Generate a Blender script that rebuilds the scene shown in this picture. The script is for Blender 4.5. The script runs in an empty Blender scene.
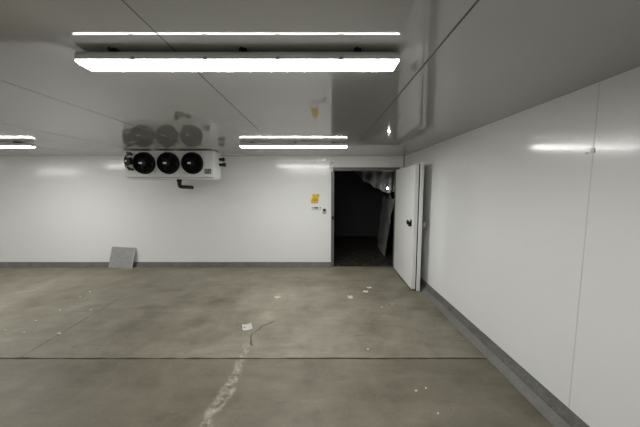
import bpy, bmesh, math, random
from mathutils import Vector, Matrix, noise
random.seed(4)
PI = math.pi
scene = bpy.context.scene
COL = scene.collection

# ------------------------------------------------------------------ dimensions (metres)
EYE = 1.56
CEIL = 2.18
XR = 1.632        # right wall
XL = -11.0        # left wall
YB = 5.20         # back wall
YF = -1.8         # wall behind the photographer

# ------------------------------------------------------------------ materials
def mat(name, col, rough=0.5, metal=0.0, spec=0.5, emit=None, strength=0.0, alpha=1.0, coat=0.0):
    m = bpy.data.materials.new(name); m.use_nodes = True
    b = m.node_tree.nodes['Principled BSDF']
    b.inputs['Base Color'].default_value = (*col, 1)
    b.inputs['Roughness'].default_value = rough
    b.inputs['Metallic'].default_value = metal
    b.inputs['Specular IOR Level'].default_value = spec
    b.inputs['Alpha'].default_value = alpha
    b.inputs['Coat Weight'].default_value = coat
    if emit:
        b.inputs['Emission Color'].default_value = (*emit, 1)
        b.inputs['Emission Strength'].default_value = strength
    return m

class NT:
    def __init__(s, m): s.t = m.node_tree; s.b = s.t.nodes['Principled BSDF']
    def n(s, kind, **kw):
        x = s.t.nodes.new(kind)
        for k, v in kw.items():
            if k in x.inputs: x.inputs[k].default_value = v
            else: setattr(x, k, v)
        return x
    def l(s, a, b): s.t.links.new(a, b)
    def math(s, op, a, b=None, c=None, clamp=False):
        x = s.t.nodes.new('ShaderNodeMath'); x.operation = op; x.use_clamp = clamp
        for i, v in enumerate((a, b, c)):
            if v is None: continue
            if isinstance(v, (int, float)): x.inputs[i].default_value = v
            else: s.l(v, x.inputs[i])
        return x.outputs[0]
    def ramp(s, fac, stops):
        r = s.t.nodes.new('ShaderNodeValToRGB'); e = r.color_ramp.elements
        while len(e) < len(stops): e.new(0.5)
        for k, (p, c) in enumerate(stops):
            e[k].position = p; e[k].color = (*c, 1) if len(c) == 3 else c
        s.l(fac, r.inputs[0]); return r.outputs[0]
    def mix(s, fac, a, b, mode='MIX'):
        x = s.t.nodes.new('ShaderNodeMix'); x.data_type = 'RGBA'; x.blend_type = mode
        for i, v in ((0, fac), (6, a), (7, b)):
            if isinstance(v, (int, float)): x.inputs[i].default_value = v
            elif isinstance(v, tuple): x.inputs[i].default_value = (*v, 1)
            else: s.l(v, x.inputs[i])
        return x.outputs[2]
    def noise(s, scale, detail=4, rough=0.55, vec=None, dist=0.0):
        x = s.n('ShaderNodeTexNoise', Scale=scale, Detail=detail, Roughness=rough, Distortion=dist)
        if vec is not None: s.l(vec, x.inputs['Vector'])
        return x.outputs['Fac']
    def pos(s): return s.t.nodes.new('ShaderNodeNewGeometry').outputs['Position']
    def bump(s, h, strength, dist=0.01):
        x = s.n('ShaderNodeBump', Strength=strength, Distance=dist); s.l(h, x.inputs['Height'])
        s.l(x.outputs[0], s.b.inputs['Normal'])

def panel_mat(name, col, rough, wav):
    m = mat(name, col, rough, 0, 0.5)
    t = NT(m); p = t.pos()
    n1 = t.noise(1.1, 2, 0.5, p); n2 = t.noise(9, 5, 0.6, p)
    c = t.mix(t.math('MULTIPLY', n2, 0.10), col, tuple(x * 0.78 for x in col))
    t.l(c, t.b.inputs['Base Color'])
    r = t.math('MULTIPLY_ADD', n2, 0.06, rough - 0.03); t.l(r, t.b.inputs['Roughness'])
    return m

M = {}
M['wall'] = panel_mat('white_wall_panel', (0.855, 0.86, 0.857), 0.13, 0.012)
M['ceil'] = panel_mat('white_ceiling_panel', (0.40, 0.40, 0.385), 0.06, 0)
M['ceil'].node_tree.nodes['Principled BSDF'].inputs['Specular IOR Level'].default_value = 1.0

M['seam'] = mat('dark_seam_sealant', (0.10, 0.095, 0.085), 0.7)
M['seam_ceil'] = mat('ceiling_seam_bead', (0.27, 0.27, 0.25), 0.3)
M['seam_pale'] = mat('pale_seam_sealant', (0.66, 0.66, 0.64), 0.35)
M['alu'] = mat('brushed_grey_frame', (0.17, 0.17, 0.16), 0.45, 0.3)
M['door'] = mat('door_skin', (0.88, 0.885, 0.875), 0.38)
M['white'] = mat('white_plastic', (0.80, 0.80, 0.78), 0.35)
M['housing'] = mat('grey_light_housing', (0.74, 0.74, 0.72), 0.4)
M['lens'] = mat('lit_diffuser', (0.9, 0.9, 0.9), 0.3, emit=(1.0, 0.998, 0.98), strength=20.0)
M['lens_side'] = mat('lit_diffuser_side', (0.9, 0.9, 0.9), 0.3, emit=(1.0, 0.998, 0.98), strength=3.0)
M['steel'] = mat('steel_clip', (0.45, 0.45, 0.44), 0.3, 1.0)
M['black'] = mat('black_plastic', (0.007, 0.007, 0.0075), 0.45, spec=0.3)
M['fan'] = mat('black_fan_plastic', (0.004, 0.004, 0.0045), 0.5, spec=0.25)
M['rubber'] = mat('black_rubber', (0.02, 0.02, 0.02), 0.7)
M['case'] = mat('white_cooler_casing', (0.74, 0.75, 0.74), 0.35)
M['sticker'] = mat('white_sticker', (0.85, 0.85, 0.84), 0.5)
M['slate'] = mat('grey_rating_plate', (0.10, 0.11, 0.12), 0.45)
M['yellow'] = mat('yellow_sign', (0.80, 0.53, 0.03), 0.45)
M['brown'] = mat('brown_print', (0.30, 0.15, 0.02), 0.5)
M['orange'] = mat('orange_print', (0.72, 0.30, 0.06), 0.5)
M['print'] = mat('black_print', (0.02, 0.02, 0.02), 0.5)
M['greyplastic'] = mat('grey_plastic', (0.42, 0.42, 0.41), 0.45)
M['paper'] = mat('white_paper', (0.86, 0.85, 0.80), 0.8)
M['crumb'] = mat('pale_crumb', (0.72, 0.69, 0.60), 0.9)
M['knob'] = mat('grey_handle_metal', (0.40, 0.41, 0.39), 0.35, 0.5)
M['spot'] = mat('lit_speck', (1, 1, 1), 0.3, emit=(1, 1, 0.96), strength=28)

# grey leaning board
m = mat('grey_sheet_board', (0.34, 0.345, 0.34), 0.42, 0.3); t = NT(m); p = t.pos()
n = t.noise(18, 5, 0.6, p)
t.l(t.ramp(n, [(0.3, (0.30, 0.305, 0.30)), (0.7, (0.39, 0.395, 0.385))]), t.b.inputs['Base Color']); M['board'] = m
M['board_edge'] = mat('pale_board_edge', (0.62, 0.62, 0.60), 0.5)

# kerb
m = mat('grey_kerb_screed', (0.2, 0.2, 0.19), 0.6); t = NT(m); p = t.pos()
n = t.noise(60, 5, 0.7, p); n2 = t.noise(6, 4, 0.6, p)
f = t.math('ADD', t.math('MULTIPLY', n, 0.6), t.math('MULTIPLY', n2, 0.4))
sp = t.n('ShaderNodeSeparateXYZ'); t.l(p, sp.inputs[0])
c = t.ramp(f, [(0.30, (0.055, 0.053, 0.046)), (0.50, (0.125, 0.120, 0.107)), (0.70, (0.20, 0.195, 0.177))])
t.l(c, t.b.inputs['Base Color']); t.bump(n, 0.5, 0.006); M['kerb'] = m
m = m.copy(); m.name = 'pale_kerb_toe'; t = NT(m)
c0 = t.b.inputs['Base Color'].links[0].from_socket
t.l(t.mix(0.30, c0, (0.26, 0.255, 0.232)), t.b.inputs['Base Color']); M['kerb_toe'] = m

# concrete floor with its worn patches, scuffs and the whitish efflorescence trail
def floor_mat(name, dark=False):
    m = mat(name, (0.2, 0.19, 0.16), 0.5); t = NT(m); p = t.pos()
    sp = t.n('ShaderNodeSeparateXYZ'); t.l(p, sp.inputs[0]); X, Y = sp.outputs[0], sp.outputs[1]
    big = t.noise(0.55, 5, 0.6, p, 0.6); mid = t.noise(2.6, 6, 0.62, p, 0.4); fine = t.noise(45, 5, 0.65, p)
    mp = t.n('ShaderNodeMapping'); t.l(p, mp.inputs[0]); mp.inputs['Scale'].default_value = (1.2, 5.0, 1.0); mp.inputs['Rotation'].default_value = (0, 0, 0.35)
    streak = t.noise(1.6, 5, 0.62, mp.outputs[0], 0.5)
    f = t.math('ADD', t.math('MULTIPLY', big, 0.45), t.math('ADD', t.math('MULTIPLY', mid, 0.30), t.math('ADD', t.math('MULTIPLY', streak, 0.15), t.math('MULTIPLY', fine, 0.10))))
    c = t.ramp(f, [(0.37, (0.118, 0.104, 0.075)), (0.46, (0.200, 0.182, 0.138)), (0.54, (0.262, 0.243, 0.190)), (0.64, (0.365, 0.342, 0.275))])
    # warmer worn strip near the back wall
    wf = t.math('MULTIPLY', t.math('MULTIPLY_ADD', Y, 0.9, -3.7, clamp=True), t.math('MULTIPLY', mid, 0.7), clamp=True)
    c = t.mix(wf, c, (0.26, 0.225, 0.150))
    near_slab = t.math('MULTIPLY', t.math('SUBTRACT', 2.306, Y), 400, clamp=True)  # near slab: slight tone step, darkened further to hold down lamp brightness
    c = t.mix(t.math('MULTIPLY', near_slab, 0.9), c, t.mix(1.0, c, (0.70, 0.69, 0.665), 'MULTIPLY'))
    # dark flecks
    vor = t.noise(7.5, 3, 0.5, p); fl = t.math('MULTIPLY', t.math('SUBTRACT', vor, 0.67, clamp=True), 5, clamp=True)
    c = t.mix(t.math('MULTIPLY', fl, 0.55), c, (0.075, 0.068, 0.053))
    mp2 = t.n('ShaderNodeMapping'); t.l(p, mp2.inputs[0]); mp2.inputs['Scale'].default_value = (1.6, 13.0, 1.0); mp2.inputs['Rotation'].default_value = (0, 0, -0.12)
    sc = t.math('MULTIPLY', t.math('SUBTRACT', t.noise(1.4, 4, 0.6, mp2.outputs[0], 0.3), 0.63, clamp=True), 9, clamp=True)
    c = t.mix(t.math('MULTIPLY', sc, 0.45), c, (0.085, 0.076, 0.056))
    sc2 = t.math('MULTIPLY', t.math('SUBTRACT', t.noise(0.9, 6, 0.7, mp2.outputs[0], 1.2), 0.60, clamp=True), 5, clamp=True)
    c = t.mix(t.math('MULTIPLY', sc2, 0.35), c, (0.36, 0.34, 0.285))
    dots = t.math('MULTIPLY', t.math('SUBTRACT', t.noise(22, 2, 0.5, p), 0.70, clamp=True), 8, clamp=True)
    c = t.mix(t.math('MULTIPLY', dots, 0.5), c, (0.07, 0.062, 0.048))
    # efflorescence trail
    wob = t.noise(3.2, 4, 0.6, p); wob2 = t.noise(16, 5, 0.7, p)
    cx = t.math('MULTIPLY_ADD', t.math('SUBTRACT', wob, 0.5), 0.30, t.math('MULTIPLY_ADD', Y, 0.055, -0.845))
    dist = t.math('ABSOLUTE', t.math('SUBTRACT', X, cx))
    ymask = t.math('MULTIPLY', t.math('SUBTRACT', 2.75, Y, clamp=True), 3.0, clamp=True)
    ww = t.math('MULTIPLY_ADD', t.math('SUBTRACT', 2.7, Y, clamp=True), 0.045, 0.026)
    band = t.math('SUBTRACT', 1.0, t.math('DIVIDE', dist, ww), clamp=True)
    ring = t.math('MULTIPLY', t.math('MULTIPLY', band, t.math('SUBTRACT', 1.0, t.math('MULTIPLY', band, 0.55))), 2.0)
    br = t.math('MULTIPLY', t.math('MULTIPLY_ADD', wob2, 4.0, -1.55, clamp=True), t.math('MULTIPLY', ring, ymask), clamp=True)
    c = t.mix(t.math('MULTIPLY', br, 0.75), c, (0.52, 0.49, 0.42))
    core = t.math('MULTIPLY', t.math('MULTIPLY_ADD', band, 3, -1.7, clamp=True), t.math('MULTIPLY', ymask, t.math('MULTIPLY_ADD', wob2, -4.5, 2.6, clamp=True)))
    c = t.mix(t.math('MULTIPLY', core, 0.7), c, (0.10, 0.09, 0.068))
    t.l(c, t.b.inputs['Base Color'])
    t.l(t.math('MULTIPLY_ADD', mid, 0.30, 0.38), t.b.inputs['Roughness'])
    t.b.inputs['Specular IOR Level'].default_value = 0.28
    t.bump(t.math('ADD', fine, t.math('MULTIPLY', mid, 0.6)), 0.18, 0.006)
    return m
M['floor'] = floor_mat('worn_concrete')
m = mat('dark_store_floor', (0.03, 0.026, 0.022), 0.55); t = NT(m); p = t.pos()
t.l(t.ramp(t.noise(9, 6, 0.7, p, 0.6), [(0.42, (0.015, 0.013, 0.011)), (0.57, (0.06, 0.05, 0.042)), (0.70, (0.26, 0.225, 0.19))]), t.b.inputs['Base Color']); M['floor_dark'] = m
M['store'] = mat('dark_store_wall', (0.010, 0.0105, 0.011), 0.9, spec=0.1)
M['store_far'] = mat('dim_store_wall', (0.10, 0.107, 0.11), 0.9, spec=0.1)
M['crack'] = mat('dirt_filled_joint', (0.045, 0.036, 0.024), 0.9)
M['crack_soft'] = mat('dusty_joint', (0.115, 0.105, 0.085), 0.9)
m = mat('clear_plastic_sheeting', (0.50, 0.51, 0.50), 0.3, alpha=0.4); M['sheet'] = m
m = mat('dusty_wrapped_panel', (0.40, 0.40, 0.385), 0.45); t = NT(m); p = t.pos()
t.l(t.ramp(t.noise(7, 6, 0.65, p, 0.7), [(0.35, (0.40, 0.40, 0.38)), (0.65, (0.80, 0.80, 0.77))]), t.b.inputs['Base Color']); M['wrap'] = m

# ------------------------------------------------------------------ mesh helpers
def add_box(bm, lo, hi, mi=0, rot=None, pivot=None):
    vs = [bm.verts.new((x, y, z)) for x in (lo[0], hi[0]) for y in (lo[1], hi[1]) for z in (lo[2], hi[2])]
    for q in ((0, 1, 3, 2), (4, 6, 7, 5), (0, 4, 5, 1), (2, 3, 7, 6), (0, 2, 6, 4), (1, 5, 7, 3)):
        f = bm.faces.new([vs[i] for i in q]); f.material_index = mi
    if rot is not None: bmesh.ops.rotate(bm, verts=vs, cent=pivot or (0, 0, 0), matrix=rot)
    return vs
def box_bm(lo, hi, bev=0.0, seg=2):
    bm = bmesh.new(); add_box(bm, lo, hi)
    if bev: bmesh.ops.bevel(bm, geom=bm.edges[:], offset=bev, segments=seg, affect='EDGES', profile=0.6)
    return bm
def add_lathe(bm, prof, axis='Z', seg=24, o=(0, 0, 0), mi=0, caps=True):
    """profile of (radius, height) pairs turned about an axis through o"""
    rings = []
    for r, h in prof:
        ring = []
        for k in range(seg):
            a = 2 * PI * k / seg; c, s = r * math.cos(a), r * math.sin(a)
            v = {'Z': (c, s, h), 'Y': (c, h, s), 'X': (h, c, s)}[axis]
            ring.append(bm.verts.new((v[0] + o[0], v[1] + o[1], v[2] + o[2])))
        rings.append(ring)
    for a, b in zip(rings, rings[1:]):
        for k in range(seg):
            f = bm.faces.new((a[k], a[(k + 1) % seg], b[(k + 1) % seg], b[k])); f.material_index = mi; f.smooth = True
    if caps:
        for r in (rings[0], rings[-1]): bm.faces.new(r).material_index = mi
def add_tube(bm, pts, r, seg=8, closed=False):
    pts = [Vector(p) for p in pts]; n = len(pts); rings = []
    for i, p in enumerate(pts):
        a = pts[(i - 1) % n] if (i > 0 or closed) else p; b = pts[(i + 1) % n] if (i < n - 1 or closed) else p
        d = (b - a).normalized(); up = Vector((0, 0, 1)) if abs(d.z) < 0.9 else Vector((1, 0, 0))
        u = d.cross(up).normalized(); w = d.cross(u)
        rings.append([bm.verts.new(p + r * (math.cos(2 * PI * k / seg) * u + math.sin(2 * PI * k / seg) * w)) for k in range(seg)])
    m = n if closed else n - 1
    for i in range(m):
        A, B = rings[i], rings[(i + 1) % n]
        for k in range(seg):
            f = bm.faces.new((A[k], A[(k + 1) % seg], B[(k + 1) % seg], B[k])); f.smooth = True
    if not closed:
        bm.faces.new(rings[0]); bm.faces.new(rings[-1])
def add_extrude(bm, poly, axis, a, b, mi=0):
    """closed 2-D polygon swept along an axis"""
    mk = {'X': lambda u, v, w: (w, u, v), 'Y': lambda u, v, w: (u, w, v), 'Z': lambda u, v, w: (u, v, w)}[axis]
    A = [bm.verts.new(mk(u, v, a)) for u, v in poly]; B = [bm.verts.new(mk(u, v, b)) for u, v in poly]
    n = len(poly)
    for k in range(n): bm.faces.new((A[k], A[(k + 1) % n], B[(k + 1) % n], B[k])).material_index = mi
    bm.faces.new(A[::-1]).material_index = mi; bm.faces.new(B).material_index = mi
def obj(name, bm, mats, parent=None, loc=None):
    bmesh.ops.recalc_face_normals(bm, faces=bm.faces[:])
    me = bpy.data.meshes.new(name); bm.to_mesh(me); bm.free()
    for x in (mats if isinstance(mats, (list, tuple)) else [mats]): me.materials.append(x)
    o = bpy.data.objects.new(name, me); COL.objects.link(o)
    if parent: o.parent = parent
    if loc: o.location = loc
    return o
def thing(name, label, cat, loc=(0, 0, 0), group=None):
    o = bpy.data.objects.new(name, None); o.empty_display_size = 0.05; COL.objects.link(o); o.location = loc
    return tag(o, label, cat, group)
def tag(o, label, cat, group=None):
    o['label'] = label; o['category'] = cat
    if group: o['group'] = group
    return o
def struct(name, bm, mats, parent=None):
    o = obj(name, bm, mats, parent)
    if parent is None: o['kind'] = 'structure'
    return o
def copy_tree(o, parent=None):
    c = o.copy(); COL.objects.link(c)
    if parent: c.parent = parent
    for ch in list(o.children): copy_tree(ch, c)
    return c

# ------------------------------------------------------------------ setting
T = 0.12
DX0, DX1, DTOP = 0.275, 1.487, 1.902     # door opening in the back wall
struct('floor', box_bm((XL - T, YF - T, -0.1), (XR + T, YB + 0.0, 0)), M['floor'])
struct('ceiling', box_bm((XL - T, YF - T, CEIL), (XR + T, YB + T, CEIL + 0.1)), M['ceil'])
struct('wall_right', box_bm((XR, YF - T, 0), (XR + T, YB, CEIL)), M['wall'])
struct('wall_left', box_bm((XL - T, YF - T, 0), (XL, YB, CEIL)), M['wall'])
struct('wall_front', box_bm((XL, YF - T, 0), (XR, YF, CEIL)), M['wall'])
bm = bmesh.new()
add_box(bm, (XL - T, YB, 0), (DX0 - 0.058, YB + T, CEIL)); add_box(bm, (DX1 + 0.058, YB, 0), (XR + T, YB + T, CEIL))
add_box(bm, (DX0 - 0.058, YB, DTOP + 0.05), (DX1 + 0.058, YB + T, CEIL))
struct('wall_back', bm, M['wall'])
# door frame: jambs and header of grey metal
bm = bmesh.new(); f0 = YB - 0.012; f1 = YB + T + 0.004
add_box(bm, (DX0 - 0.058, f0, 0), (DX0, f1, DTOP)); add_box(bm, (DX1, f0, 0), (DX1 + 0.058, f1, DTOP))
add_box(bm, (DX0 - 0.058, f0, DTOP), (DX1 + 0.058, f1, DTOP + 0.065))
add_box(bm, (DX0 - 0.040, f0 - 0.008, 0), (DX0 - 0.030, f0, DTOP)); add_box(bm, (DX0 - 0.058, f0 - 0.006, DTOP + 0.045), (DX1 + 0.058, f0, DTOP + 0.058))
fr = struct('trim_1', bm, M['alu'])
bm = box_bm((DX0 - 0.040, f0 - 0.020, 0.955), (DX0 - 0.004, f0, 1.02), 0.004); add_lathe(bm, [(0.011, f0 - 0.032), (0.011, f0 - 0.018)], 'Y', 12, (DX0 - 0.022, 0, 0.99))
obj('strike_plate', bm, M['black'], fr)
# kerbs
bm = bmesh.new()
add_extrude(bm, [(XR, 0), (XR, 0.125), (1.619, 0.123), (1.590, 0.062), (XR - 0.02, 0.05)], 'Y', YF, YB)
add_extrude(bm, [(XR, 0), (1.537, 0), (1.540, 0.008), (1.588, 0.058), (1.594, 0.058), (XR, 0.058)], 'Y', YF, YB, 1)
struct('baseboard_right', bm, [M['kerb'], M['kerb_toe']])
bm = bmesh.new(); prof = [(YB, 0), (YB - 0.06, 0), (YB - 0.056, 0.012), (YB - 0.018, 0.088), (YB, 0.092)]
add_extrude(bm, prof, 'X', XL, DX0 - 0.059)
struct('baseboard_back', bm, M['kerb'])
# ceiling seams between the sheets, a slightly lumpy bead
def seam(name, x, y0, y1, w, m, lump=0.0):
    bm = bmesh.new(); n = int((y1 - y0) / 0.05); prev = None
    for k in range(n + 1):
        y = y0 + (y1 - y0) * k / n
        ww = w * (1 + lump * max(0, noise.noise((x * 7, y * 3.1, 0)) * 1.6)); xx = x + 0.0015 * noise.noise((x, y * 1.7, 5))
        cur = [bm.verts.new((xx - ww, y, CEIL)), bm.verts.new((xx - ww, y, CEIL - 0.0012)), bm.verts.new((xx + ww, y, CEIL - 0.0012)), bm.verts.new((xx + ww, y, CEIL))]
        if prev:
            for a in range(3): bm.faces.new((prev[a], prev[a + 1], cur[a + 1], cur[a]))
        prev = cur
    struct(name, bm, m)
seam('trim_2', -0.655, YF, YB, 0.0022, M['seam'], 0.6)
seam('trim_3', 0.523, YF, YB, 0.0030, M['seam'], 0.8)
for k, x in enumerate((-1.84, -3.02, -4.2, -5.4)): seam('trim_%d' % (4 + k), x, YF, YB, 0.0010, M['seam_ceil'], 0.3)
# wall sheet joint on the right wall, with its screw
bm = box_bm((XR - 0.0015, 1.608, 0.125), (XR, 1.613, CEIL)); 
add_box(bm, (XR - 0.006, 1.600, 1.77), (XR, 1.621, 1.80)); add_lathe(bm, [(0.009, XR - 0.005), (0.009, XR)], 'X', 10, (0, 1.65, 1.775))
struct('trim_8', bm, M['seam_pale'])
# sealant line in the right-hand corner above the door
struct('trim_9', box_bm((XR - 0.012, YB - 0.012, DTOP + 0.065), (XR, YB, CEIL)), M['seam'])
# saw-cut joints in the slab
def joint(name, pts, w, m, jag=0.004, f=3):
    bm = bmesh.new(); prev = None
    for i in range(len(pts) - 1):
        a, b = Vector(pts[i]), Vector(pts[i + 1]); L = (b - a).length; n = max(2, int(L / 0.04)); d = (b - a).normalized(); q = Vector((-d.y, d.x))
        for k in range(n + 1):
            if i and k == 0: continue
            c = a + (b - a) * k / n; c = c + q * jag * noise.noise((c.x * f, c.y * f, 1)); ww = w * (1 + 0.8 * noise.noise((c.x * 9, c.y * 9, 2)))
            cur = [bm.verts.new((c.x - q.x * ww, c.y - q.y * ww, 0.0008)), bm.verts.new((c.x + q.x * ww, c.y + q.y * ww, 0.0008))]
            if prev: bm.faces.new((prev[0], prev[1], cur[1], cur[0]))
            prev = cur
    struct(name, bm, m)
joint('trim_10', [(XL, 2.306), (1.537, 2.306)], 0.009, M['crack'])
joint('trim_11', [(-2.775, 2.31), (-2.83, 3.2), (-2.87, 3.75)], 0.0045, M['crack_soft'])
joint('trim_12', [(-0.70, 2.50), (-0.735, 2.72), (-0.68, 2.82), (-0.64, 2.90), (-0.54, 2.99)], 0.009, M['crack_soft'], 0.035, 12)

# dark store beyond the opening
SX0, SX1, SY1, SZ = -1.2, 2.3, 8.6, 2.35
Y2 = YB + T
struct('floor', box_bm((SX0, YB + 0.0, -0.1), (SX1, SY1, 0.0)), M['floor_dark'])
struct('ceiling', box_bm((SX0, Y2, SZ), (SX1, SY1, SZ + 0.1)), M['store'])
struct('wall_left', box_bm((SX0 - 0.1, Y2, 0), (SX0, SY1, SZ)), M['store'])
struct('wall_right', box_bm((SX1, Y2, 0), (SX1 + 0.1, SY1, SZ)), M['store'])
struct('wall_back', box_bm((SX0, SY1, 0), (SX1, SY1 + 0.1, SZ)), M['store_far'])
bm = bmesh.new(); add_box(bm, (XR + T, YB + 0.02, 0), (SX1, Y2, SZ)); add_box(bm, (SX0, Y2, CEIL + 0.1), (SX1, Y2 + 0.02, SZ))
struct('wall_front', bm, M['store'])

# ------------------------------------------------------------------ open cold-room door (swings from the right jamb)
door = bpy.data.objects.new('door_1', None); COL.objects.link(door); door['kind'] = 'structure'
door.location = (1.555, 5.055, 0.0)
# local frame: x across thickness (negative = face towards the room), -y along the leaf
LL = 1.155
ang = math.atan2(0.041, 1.16)
door.rotation_euler = (0, 0, -ang)
obj('plug_panel', box_bm((-0.125, -LL + 0.012, 0.03), (-0.062, -0.02, 1.908), 0.006), M['door'], door)
obj('gasket', box_bm((-0.064, -LL + 0.006, 0.022), (-0.050, -0.014, 1.916), 0.003), M['rubber'], door)
obj('door_skin', box_bm((-0.050, -LL - 0.02, 0.012), (-0.004, 0.02, 1.935), 0.004), M['door'], door)
hp = obj('inside_handle', box_bm((-0.132, -LL + 0.085, 0.985), (-0.125, -LL + 0.155, 1.085), 0.003), M['black'], door)
bm = bmesh.new(); add_lathe(bm, [(0.022, -0.190), (0.036, -0.184), (0.036, -0.168), (0.014, -0.158), (0.014, -0.130)], 'X', 16, (0, -LL + 0.12, 1.045))
add_box(bm, (-0.168, -LL + 0.090, 0.985), (-0.150, -LL + 0.115, 1.05))
obj('push_knob', bm, M['black'], hp)
bm = box_bm((-0.004, -LL + 0.04, 0.93), (0.012, -LL + 0.13, 1.10), 0.004)
add_lathe(bm, [(0.030, 0.010), (0.030, 0.030), (0.050, 0.038), (0.056, 0.055), (0.050, 0.072), (0.020, 0.080)], 'X', 18, (0, -LL + 0.075, 1.012))
obj('outside_handle', bm, M['knob'], door)
for z in (0.30, 1.62):
    bm = box_bm((-0.06, 0.005, z), (-0.01, 0.11, z + 0.09), 0.004); add_lathe(bm, [(0.014, z - 0.02), (0.014, z + 0.11)], 'Z', 12, (-0.035, 0.03, 0))
    obj('hinge', bm, M['alu'], door)

# ------------------------------------------------------------------ ceiling lights
LEN = 1.435
def make_light(label, loc, group):
    t = thing('ceiling_light', label, 'ceiling light', loc, group)
    h = LEN / 2
    # housing: long tray, chamfered along the top
    bm = bmesh.new()
    add_extrude(bm, [(-0.050, -0.054), (-0.050, -0.030), (-0.036, -0.012), (0.036, -0.012), (0.050, -0.030), (0.050, -0.054)], 'X', -h - 0.002, h + 0.002)
    bmesh.ops.bevel(bm, geom=bm.edges[:], offset=0.004, segments=2, affect='EDGES')
    obj('housing', bm, M['housing'], t)
    # lens: tapered in section and raked at both ends
    def ring(x, w, z): return [(x, -w, z), (x, w, z)]
    bm = bmesh.new(); secs = []
    rows = [(0.0, 0.047, -0.053), (0.001, 0.0465, -0.060), (0.006, 0.040, -0.064), (0.012, 0.030, -0.069), (0.020, 0.014, -0.0715)]
    for dx, w, z in rows:
        secs.append([bm.verts.new(v) for v in ((-h + dx, -w, z), (h - dx, -w, z), (h - dx, w, z), (-h + dx, w, z))])
    for a, b in zip(secs, secs[1:]):
        for k in range(4): bm.faces.new((a[k], a[(k + 1) % 4], b[(k + 1) % 4], b[k])).material_index = 1 if a is secs[0] or a is secs[1] else 0
    bm.faces.new(secs[0]).material_index = 1; bm.faces.new(secs[-1])
    obj('diffuser', bm, [M['lens'], M['lens_side']], t)
    for x in (-0.46, -0.14, 0.18, 0.46) :
        for s in (-1, 1):
            bm = box_bm((x - 0.008, min(s * 0.047, s * 0.052), -0.0545), (x + 0.008, max(s * 0.047, s * 0.052), -0.040), 0.0015)
            obj('clip', bm, M['steel'], t)
    for x in (-0.56, 0.02, 0.53):
        bm = box_bm((x - 0.012, -0.040, -0.013), (x + 0.02, 0.040, 0.0)); add_lathe(bm, [(0.008, -0.051), (0.008, -0.040)], 'Y', 8, (x, 0, -0.008))
        obj('mounting_bracket', bm, M['black'], t)
    for s in (-1, 1):
        bm = bmesh.new(); add_lathe(bm, [(0.010, s * (h - 0.014)), (0.010, s * (h + 0.004)), (0.006, s * (h + 0.006)), (0.006, s * (h + 0.012))], 'X', 10, (0, 0, -0.034))
        obj('cable_gland', bm, M['greyplastic'], t)
    return t
Lg = 'sealed tube lights on the ceiling'
R1, R2, R0 = 1.278, 3.655, -1.12
C0, C1, C2 = -0.367, -4.61, -8.86
light0 = make_light('long white lit tube light across the ceiling, nearest and largest', (C0, R1, CEIL), Lg)
def light(label, x, y):
    o = copy_tree(light0); o.location = (x, y, CEIL); o['label'] = label
light('smaller lit tube light on the ceiling between the cooling unit and the doorway', -0.355, R2)
light('lit tube light at the left edge of the photo, left of the cooling unit', C1 + 0.0, R2)
for x, y in ((C2, R2), (C1, R1), (C2, R1)):
    light('sealed tube light further along the ceiling, outside the picture', x, y)

# ------------------------------------------------------------------ ceiling-hung cooling unit with three fans
cool = thing('evaporator_cooler', 'white ceiling-hung cooling unit with three round black fans near back wall', 'cooling unit', (-2.42, 4.33, CEIL))
X0, X1 = -0.735, 0.694
bm = bmesh.new()
add_extrude(bm, [(0.0, -0.012), (0.0, -0.436), (0.03, -0.446), (0.33, -0.452), (0.33, -0.012)], 'X', X0, X1)
bmesh.ops.bevel(bm, geom=bm.edges[:], offset=0.005, segments=2, affect='EDGES')
obj('casing', bm, M['case'], cool)
obj('front_end_panel', box_bm((0.52, -0.004, -0.428), (0.684, 0.001, -0.020), 0.001), M['case'], cool)
obj('drip_tray', box_bm((X0 + 0.02, 0.012, -0.470), (X1 - 0.02, 0.325, -0.448), 0.006), M['case'], cool)
for x in (X0 + 0.10, X0 + 0.47, X0 + 0.84, X1 - 0.06):
    bm = box_bm((x - 0.03, 0.008, -0.012), (x + 0.03, 0.30, 0.0), 0.001)
    add_lathe(bm, [(0.009, -0.008), (0.009, 0.010)], 'Y', 6, (x, 0, -0.010))
    obj('hanger_bracket', bm, M['steel'], cool)
obj('top_rail', box_bm((X0, -0.003, -0.016), (X1, 0.03, -0.008)), M['slate'], cool)
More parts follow.
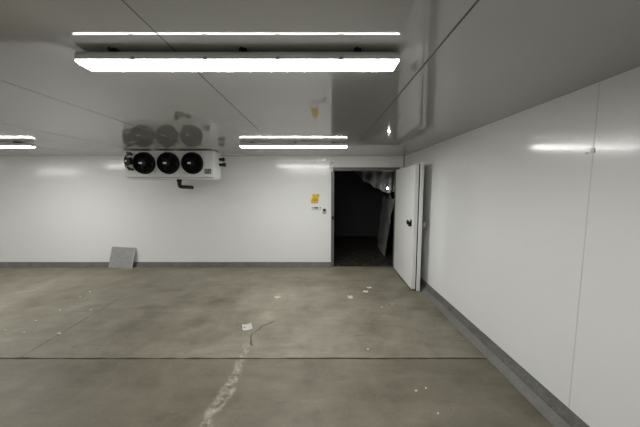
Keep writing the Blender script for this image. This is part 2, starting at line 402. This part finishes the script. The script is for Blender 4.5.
def make_fan(x, z):
    s = bpy.data.objects.new('x', None)
    bm = bmesh.new()
    add_lathe(bm, [(0.150, -0.002), (0.176, -0.002), (0.174, -0.018), (0.166, -0.045), (0.160, -0.050), (0.154, -0.046), (0.151, -0.020), (0.150, -0.004)], 'Y', 40, caps=False)
    bmesh.ops.remove_doubles(bm, verts=bm.verts[:], dist=0.0001)
    add_lathe(bm, [(0.152, -0.003), (0.152, -0.004)], 'Y', 40)
    sh = obj('fan_shroud', bm, M['fan'], cool, (x, 0, z))
    for k in range(5):
        bm = bmesh.new(); g = []
        for i in range(5):
            r = 0.045 + 0.100 * i / 4; row = []
            for j in range(4):
                a = 2 * PI * k / 5 + (j / 3) * (0.75 + 0.1 * i / 4) + 0.25 * i / 4; row.append(bm.verts.new((r * math.cos(a), -0.012 - 0.020 * j / 3, r * math.sin(a))))
            g.append(row)
        for i in range(4):
            for j in range(3): f = bm.faces.new((g[i][j], g[i + 1][j], g[i + 1][j + 1], g[i][j + 1])); f.smooth = True
        bmesh.ops.solidify(bm, geom=bm.faces[:], thickness=0.002)
        obj('fan_blade', bm, M['fan'], sh)
    bm = bmesh.new(); add_lathe(bm, [(0.052, -0.004), (0.052, -0.036), (0.044, -0.040)], 'Y', 20); obj('motor_hub', bm, M['fan'], sh)
    bm = bmesh.new()
    for r in (0.055, 0.078, 0.101, 0.124, 0.147, 0.166):
        dep = -0.056 + 0.010 * (r / 0.166) ** 3
        add_tube(bm, [(r * math.cos(2 * PI * k / 28), dep, r * math.sin(2 * PI * k / 28)) for k in range(28)], 0.0016, 5, True)
    for k in range(8):
        a = 2 * PI * k / 8 + 0.2; c, q = math.cos(a), math.sin(a)
        add_tube(bm, [(0.02 * c, -0.057, 0.02 * q), (0.10 * c, -0.056, 0.10 * q), (0.168 * c, -0.046, 0.168 * q), (0.176 * c, -0.010, 0.176 * q)], 0.0022, 5)
    add_lathe(bm, [(0.056, -0.0575), (0.056, -0.0545)], 'Y', 20)
    obj('wire_guard', bm, M['fan'], sh)
    o = obj('motor_label', box_bm((-0.060, -0.0590, -0.016), (-0.004, -0.0576, 0.012), 0.0004, 1), M['sticker'], sh)
    o['label'] = 'small white label on the fan centre'
    return sh
for fx in (-0.407, -0.019, 0.369): make_fan(fx, -0.214)
# left-hand end: black terminal box with looping cables and marks on the casing
tb = obj('terminal_box', box_bm((X0 + 0.030, -0.05, -0.235), (X0 + 0.130, 0.03, -0.125), 0.008), M['black'], cool)
obj('terminal_cover', box_bm((X0 + 0.050, -0.054, -0.195), (X0 + 0.075, -0.050, -0.170), 0.001), M['sticker'], tb)
for k, (a, b) in enumerate((((X0 + 0.05, -0.02, -0.235), (X0 + 0.09, -0.03, -0.31)), ((X0 + 0.08, -0.02, -0.235), (X0 + 0.13, -0.02, -0.315)), ((X0 + 0.045, 0.0, -0.13), (X0 + 0.13, -0.03, -0.075)))):
    mid = ((a[0] + b[0]) / 2 - 0.018, -0.045, (a[2] + b[2]) / 2)
    bm = bmesh.new(); add_tube(bm, [a, ((a[0] + mid[0]) / 2 - 0.01, -0.04, (a[2] + mid[2]) / 2), mid, ((b[0] + mid[0]) / 2, -0.04, (b[2] + mid[2]) / 2), b], 0.009, 8)
    add_lathe(bm, [(0.017, b[1] - 0.006), (0.017, 0.0)], 'Y', 10, (b[0], 0, b[2]))
    obj('cable', bm, M['rubber'], cool)
bm = box_bm((X0 + 0.045, -0.003, -0.082), (X0 + 0.125, 0.0, -0.035)); obj('warning_plate', bm, M['slate'], cool)
bm = bmesh.new(); add_lathe(bm, [(0.010, -0.006), (0.010, 0.0)], 'Y', 10, (X0 + 0.055, 0, -0.285)); obj('cable_grommet', bm, M['rubber'], cool)
# rating plate, right
bm = box_bm((0.555, -0.0058, -0.385), (0.660, -0.0040, -0.305)); rp = obj('rating_plate', bm, M['slate'], cool)
bm = bmesh.new()
for i, w in enumerate((0.040, 0.055, 0.03)): add_box(bm, (0.568, -0.0066, -0.325 - 0.017 * i), (0.568 + w, -0.0058, -0.318 - 0.017 * i))
add_box(bm, (0.630, -0.0066, -0.372), (0.652, -0.0058, -0.348)); obj('plate_print', bm, M['greyplastic'], rp)
# capped pipe stubs on the right-hand end
for z, y, l in ((-0.125, 0.29, 0.075), (-0.215, 0.28, 0.095)):
    bm = bmesh.new(); add_lathe(bm, [(0.024, X1 - 0.01), (0.024, X1 + l * 0.6), (0.036, X1 + l * 0.62), (0.036, X1 + l), (0.026, X1 + l + 0.012)], 'X', 14, (0, y, z))
    obj('pipe_stub', bm, M['black'], cool)
# drain elbow under the tray, running back
bm = bmesh.new(); pts = [(0.085, 0.10, -0.470), (0.085, 0.10, -0.560), (0.088, 0.104, -0.580), (0.100, 0.118, -0.590), (0.120, 0.15, -0.593), (0.190, 0.33, -0.603)]
add_tube(bm, pts, 0.031, 14); add_lathe(bm, [(0.038, -0.510), (0.038, -0.470)], 'Z', 14, (0.085, 0.10, 0))
obj('drain_pipe', bm, M['black'], cool)

# ------------------------------------------------------------------ notices and fittings by the doorway
def wx(px): return (px - 320) / 265 * 5.22
def wz(v):
    b = (213.5 - v) / 265; return EYE + 5.2 * (b * 0.9956 - 0.0939) / (0.9956 + b * 0.0939)
sx, sz = wx(315), wz(198.6)
sg = thing('warning_sign', 'ragged yellow warning sign stuck on the white wall left of the doorway', 'sign', (sx, YB, sz))
bm = bmesh.new(); poly = [(-0.078, -0.092), (0.060, -0.092), (0.070, -0.055), (0.072, 0.010), (0.088, 0.035), (0.084, 0.082), (0.058, 0.092), (0.020, 0.080), (0.004, 0.066), (-0.012, 0.084), (-0.042, 0.092), (-0.048, 0.060), (-0.046, 0.020), (-0.072, -0.010), (-0.082, -0.050)]
add_extrude(bm, poly, 'Y', -0.003, 0.0); obj('sign_face', bm, M['yellow'], sg)
for x0, x1, z0, z1 in ((-0.058, 0.05, -0.046, -0.036), (-0.05, 0.058, -0.022, -0.014), (-0.03, 0.05, 0.004, 0.012), (0.03, 0.066, 0.055, 0.066), (-0.036, -0.01, 0.048, 0.062)): obj('printed_line', box_bm((x0, -0.0042, z0), (x1, -0.003, z1)), M['brown'], sg)
bm = bmesh.new(); add_box(bm, (-0.066, -0.0041, -0.088), (0.054, -0.003, -0.066)); obj('sign_footer', bm, M['orange'], sg)
nx, nz = wx(316.2), wz(208.4)
nl = thing('notice_label', 'small white notice with black markings under the yellow sign', 'sign', (nx, YB, nz))
obj('notice_face', box_bm((-0.105, -0.004, -0.042), (0.105, 0.0015, 0.042), 0.001), M['sticker'], nl)
bm = bmesh.new()
add_lathe(bm, [(0.017, -0.006), (0.017, -0.004)], 'Y', 4, (-0.076, 0, 0.011)); add_lathe(bm, [(0.017, -0.006), (0.017, -0.004)], 'Y', 4, (0.080, 0, 0.011))
for x in (-0.036, -0.012, 0.012, 0.034): add_box(bm, (x - 0.009, -0.006, -0.006), (x + 0.009, -0.004, 0.028))
add_box(bm, (-0.095, -0.006, -0.031), (0.095, -0.004, -0.024))
obj('notice_print', bm, M['print'], nl)
px, pz = wx(324.3), wz(211.2)
sw = thing('wall_switch', 'small grey wall switch between the white notice and the door frame', 'switch', (px, YB, pz))
obj('switch_plate', box_bm((-0.034, -0.022, -0.052), (0.034, 0.0, 0.052), 0.004), M['greyplastic'], sw)
obj('rocker', box_bm((-0.022, -0.032, 0.002), (0.024, -0.022, 0.042), 0.003), M['black'], sw)
ax, az = wx(331.2), wz(166.5)
ab = thing('junction_box', 'white plastic junction box on the upper left corner of the door frame', 'junction box', (ax, YB - 0.020, az))
obj('box_body', box_bm((-0.040, -0.055, -0.045), (0.042, 0.0, 0.040), 0.010), M['white'], ab)
bm = bmesh.new(); add_lathe(bm, [(0.024, 0.036), (0.024, 0.075), (0.014, 0.085)], 'Z', 14, (0, -0.028, 0)); obj('cable_gland', bm, M['white'], ab)
bm = bmesh.new(); add_lathe(bm, [(0.020, -0.105), (0.020, -0.042)], 'Z', 14, (0.012, -0.028, 0)); obj('conduit_socket', bm, M['white'], ab)
for x, z in ((-0.022, 0.020), (0.024, -0.026)):
    bm = bmesh.new(); add_lathe(bm, [(0.007, -0.058), (0.007, -0.054)], 'Y', 8, (x, 0, z)); obj('screw', bm, M['slate'], ab)

# ------------------------------------------------------------------ grey board leaning on the back wall
lb = thing('leaning_board', 'square grey board leaning against the foot of the white back wall', 'board', (-3.915, 5.065, 0.001))
lb.rotation_euler = (math.radians(-15.5), math.radians(3.0), 0)
obj('board_face', box_bm((-0.232, 0.0, 0.0), (0.224, 0.004, 0.415)), M['board'], lb)
bm = bmesh.new()
add_box(bm, (-0.232, 0.004, 0.0), (0.224, 0.016, 0.415)); add_box(bm, (-0.234, -0.002, 0.411), (0.226, 0.017, 0.419)); add_box(bm, (0.220, -0.002, 0.0), (0.227, 0.017, 0.419))
obj('board_edging', bm, M['board_edge'], lb)

# ------------------------------------------------------------------ in the dark store
wp = thing('wrapped_panel', 'dusty wrapped panel standing on edge in the dark space beyond the doorway', 'panel', (1.64, 6.6, 0))
bm = bmesh.new(); n = 14; rows = 18; F = []
for i in range(n + 1):
    row = []
    for j in range(rows + 1):
        s, v = i / n, j / rows
        x = -0.17 + 0.12 * s + (0.20 - 0.08 * s) * v + 0.030 * noise.noise((s * 3.5, v * 5, 3)) + 0.012 * noise.noise((s * 9, v * 14, 7)); y = -0.66 + 1.30 * s
        row.append(bm.verts.new((x, y, max(0, v * (1.36 + 0.10 * noise.noise((s * 4, 0, 9)))))))
    F.append(row)
for i in range(n):
    for j in range(rows): f = bm.faces.new((F[i][j], F[i + 1][j], F[i + 1][j + 1], F[i][j + 1])); f.smooth = True
bmesh.ops.solidify(bm, geom=bm.faces[:], thickness=0.06)
zmin = min(v.co.z for v in bm.verts)
for v in bm.verts: v.co.z -= zmin
obj('panel_body', bm, M['wrap'], wp)
# sheeting swagged from the store ceiling
bm = bmesh.new(); F = []; n, rows = 60, 24
for i in range(n + 1):
    s = i / n; x = 0.76 + 1.06 * s; y = 6.42 - 0.30 * s
    zb = 1.99 - 0.50 * min(1, s / 0.62) ** 0.85 + 0.05 * noise.noise((s * 6, 0, 0)) if s < 0.62 else 1.49 - 0.08 * (s - 0.62) + 0.06 * noise.noise((s * 6, 0, 0))
    row = []
    for j in range(rows + 1):
        v = j / rows; z = SZ + (zb - SZ) * v
        fold = 0.05 * math.sin(s * 34 + 4 * v) * (0.35 + v) + 0.06 * noise.noise((s * 8, v * 5, 2))
        row.append(bm.verts.new((x + 0.02 * noise.noise((s * 9, v * 4, 4)), y + fold - 0.10 * v, z)))
    F.append(row)
for i in range(n):
    for j in range(rows): f = bm.faces.new((F[i][j], F[i + 1][j], F[i + 1][j + 1], F[i][j + 1])); f.smooth = True
bmesh.ops.solidify(bm, geom=bm.faces[:], thickness=0.001)
tag(obj('plastic_sheet', bm, M['sheet']), 'crumpled clear plastic sheeting swagged from above inside the dark doorway', 'plastic sheet')
bl = thing('bright_speck', 'tiny bright speck shining in the dark beyond the doorway', 'bright speck', (1.485, 5.86, 1.565))  # unidentified bright speck built as a bulb; strength raised to light the panel
bm = bmesh.new(); add_lathe(bm, [(0.002, -0.020), (0.012, -0.016), (0.019, -0.004), (0.017, 0.008), (0.010, 0.016)], 'Z', 12); obj('bulb', bm, M['spot'], bl)
bm = bmesh.new(); add_lathe(bm, [(0.011, 0.014), (0.011, 0.040), (0.004, 0.050)], 'Z', 10); obj('bulb_holder', bm, M['black'], bl)
bm = bmesh.new(); add_tube(bm, [(0, 0, 0.045), (0.004, 0.004, 0.40), (0, 0, SZ - 1.565)], 0.003, 6); obj('flex', bm, M['rubber'], bl)

# ------------------------------------------------------------------ litter on the floor
def fl(u, v):
    b = (213.5 - v) / 265; z = b * 0.9956 - 0.0939; k = EYE / -z
    return ((u - 320) / 265 * k, k * (0.9956 + b * 0.0939))
FL = LITTER = None
def scrap(name, x, y, w, d, rz, label, cat, m, th=0.0022, curl=0.006, group=None):
    bm = bmesh.new(); n = 4; F = []
    for i in range(n + 1):
        row = []
        for j in range(n + 1):
            a, b = i / n - 0.5, j / n - 0.5
            k = 1 + 0.16 * noise.noise((x * 31 + a * 2, y * 29 + b * 2, 1)) if name != 'paper_card' else 1
            row.append(bm.verts.new((a * w * k, b * d * k, curl * abs(a * 2) ** 2)))
        F.append(row)
    for i in range(n):
        for j in range(n): bm.faces.new((F[i][j], F[i + 1][j], F[i + 1][j + 1], F[i][j + 1]))
    bmesh.ops.solidify(bm, geom=bm.faces[:], thickness=th)
    zmin = min(v.co.z for v in bm.verts)
    for v in bm.verts: v.co.z += 0.0006 - zmin
    o = obj(name, bm, m); o.location = (x, y, 0); o.rotation_euler = (0, 0, rz)
    return tag(o, label, cat, group)
def crumb(x, y, r, label, group='pale crumbs on the concrete floor'):
    bm = bmesh.new(); bmesh.ops.create_icosphere(bm, subdivisions=2, radius=r)
    for v in bm.verts:
        k = 1 + 0.45 * noise.noise((v.co.x / r + x * 13, v.co.y / r + y * 17, v.co.z / r)); v.co = Vector((v.co.x * k * 1.35, v.co.y * k, v.co.z * k * 0.7))
    zmin = min(v.co.z for v in bm.verts)
    for v in bm.verts: v.co.z -= zmin - 0.0005
    o = obj('crumb', bm, M['crumb']); o.location = (x, y, 0); o.rotation_euler = (0, 0, x * 9)
    return tag(o, label, 'crumb', group)
# positions in metres, measured on the slab
card = scrap('paper_card', -0.823, 2.862, 0.105, 0.135, 0.35, 'white paper card lying at the top of the cracked stain', 'paper card', M['paper'], 0.003, 0.008)
bm = bmesh.new(); add_box(bm, (-0.040, -0.02, 0.0045), (-0.022, 0.0, 0.0060)); obj('card_mark', bm, M['print'], card)
G = 'white paper scraps on the floor'
scrap('paper_scrap', -0.61, 3.69, 0.075, 0.07, 0.5, 'white scrap lying alone between the paper card and the back wall', 'paper scrap', M['paper'], 0.003, 0.005, G)
scrap('paper_scrap', 0.434, 3.69, 0.070, 0.10, 0.1, 'roundish white scrap left of and nearer than the pair before the doorway', 'paper scrap', M['paper'], 0.004, 0.005, G)
scrap('paper_scrap', 0.695, 3.90, 0.070, 0.07, -0.3, 'nearer white scrap of the close pair before the doorway', 'paper scrap', M['paper'], 0.003, 0.005, G)
scrap('paper_scrap', 0.775, 4.06, 0.075, 0.06, 0.2, 'white scrap nearest the doorway, farther one of the close pair', 'paper scrap', M['paper'], 0.003, 0.005, G)
for (u, v, r, lab) in (
    (381.5, 308.0, 0.014, 'pale crumb in the scattered grit in front of the open door'),
    (392.2, 304.6, 0.011, 'pale crumb nearest the open door, right of the scattered grit'),
    (368.0, 350.0, 0.012, 'pale crumb just beyond the long floor joint, below the doorway'),
    (416.0, 391.3, 0.010, 'brighter pale crumb at the right of the floor, nearer than the long joint'),
    (426.0, 388.6, 0.009, 'dull pale crumb right beside the brighter one, nearer than the long joint'),
    (438.0, 414.0, 0.008, 'pale crumb lowest on the right of the floor, toward the right kerb'),
    (89.6, 292.5, 0.018, 'largest pale crumb of the left floor, closest to the leaning board'),
    (80.0, 297.0, 0.013, 'pale crumb just nearer than the largest one below the leaning board'),
    (90.5, 311.0, 0.013, 'pale crumb beside the far end of the short lengthwise floor joint'),
    (60.0, 311.0, 0.014, 'pale crumb left of the short lengthwise floor joint, halfway up it'),
    (36.0, 321.6, 0.014, 'pale crumb midway between the left edge and the short floor joint'),
    (59.3, 334.3, 0.016, 'pale crumb lying on the short lengthwise joint at left'),
    (24.0, 333.0, 0.012, 'pale crumb left of the short joint, close above the long joint'),
    (5.0, 330.6, 0.012, 'pale crumb nearest the left edge of the photo')):
    x, y = fl(u, v); crumb(x, y, r * 0.8, lab)
# grit too small to count
bm = bmesh.new()
for k in range(60):
    a = random.gauss(0, 0.22); b = random.gauss(0, 0.10); x, y = 0.80 + a, 3.42 + b; r = random.uniform(0.002, 0.006)
    add_lathe(bm, [(r, 0.0005), (r * 0.8, r * 0.8), (r * 0.2, r)], 'Z', 5, (x, y, 0))
g = obj('grit', bm, M['crack_soft']); tag(g, 'scatter of tiny grit on the floor in front of the open door', 'grit'); g['kind'] = 'stuff'

# ------------------------------------------------------------------ world, camera, view
w = bpy.data.worlds.new('World'); scene.world = w; w.use_nodes = True
w.node_tree.nodes['Background'].inputs[0].default_value = (0.05, 0.05, 0.05, 1)
w.node_tree.nodes['Background'].inputs[1].default_value = 0.0
cam = bpy.data.cameras.new('camera'); co = bpy.data.objects.new('camera', cam); COL.objects.link(co)
cam.sensor_width = 36; cam.lens = 36 * 265 / 640; cam.clip_start = 0.02
co.location = (0, 0, EYE); co.rotation_euler = (math.radians(90 - 5.39), 0, 0)
scene.camera = co
vs = scene.view_settings; vs.view_transform = 'Standard'; vs.look = 'None'; vs.gamma = 1; vs.use_curve_mapping = False; vs.exposure = 2.15
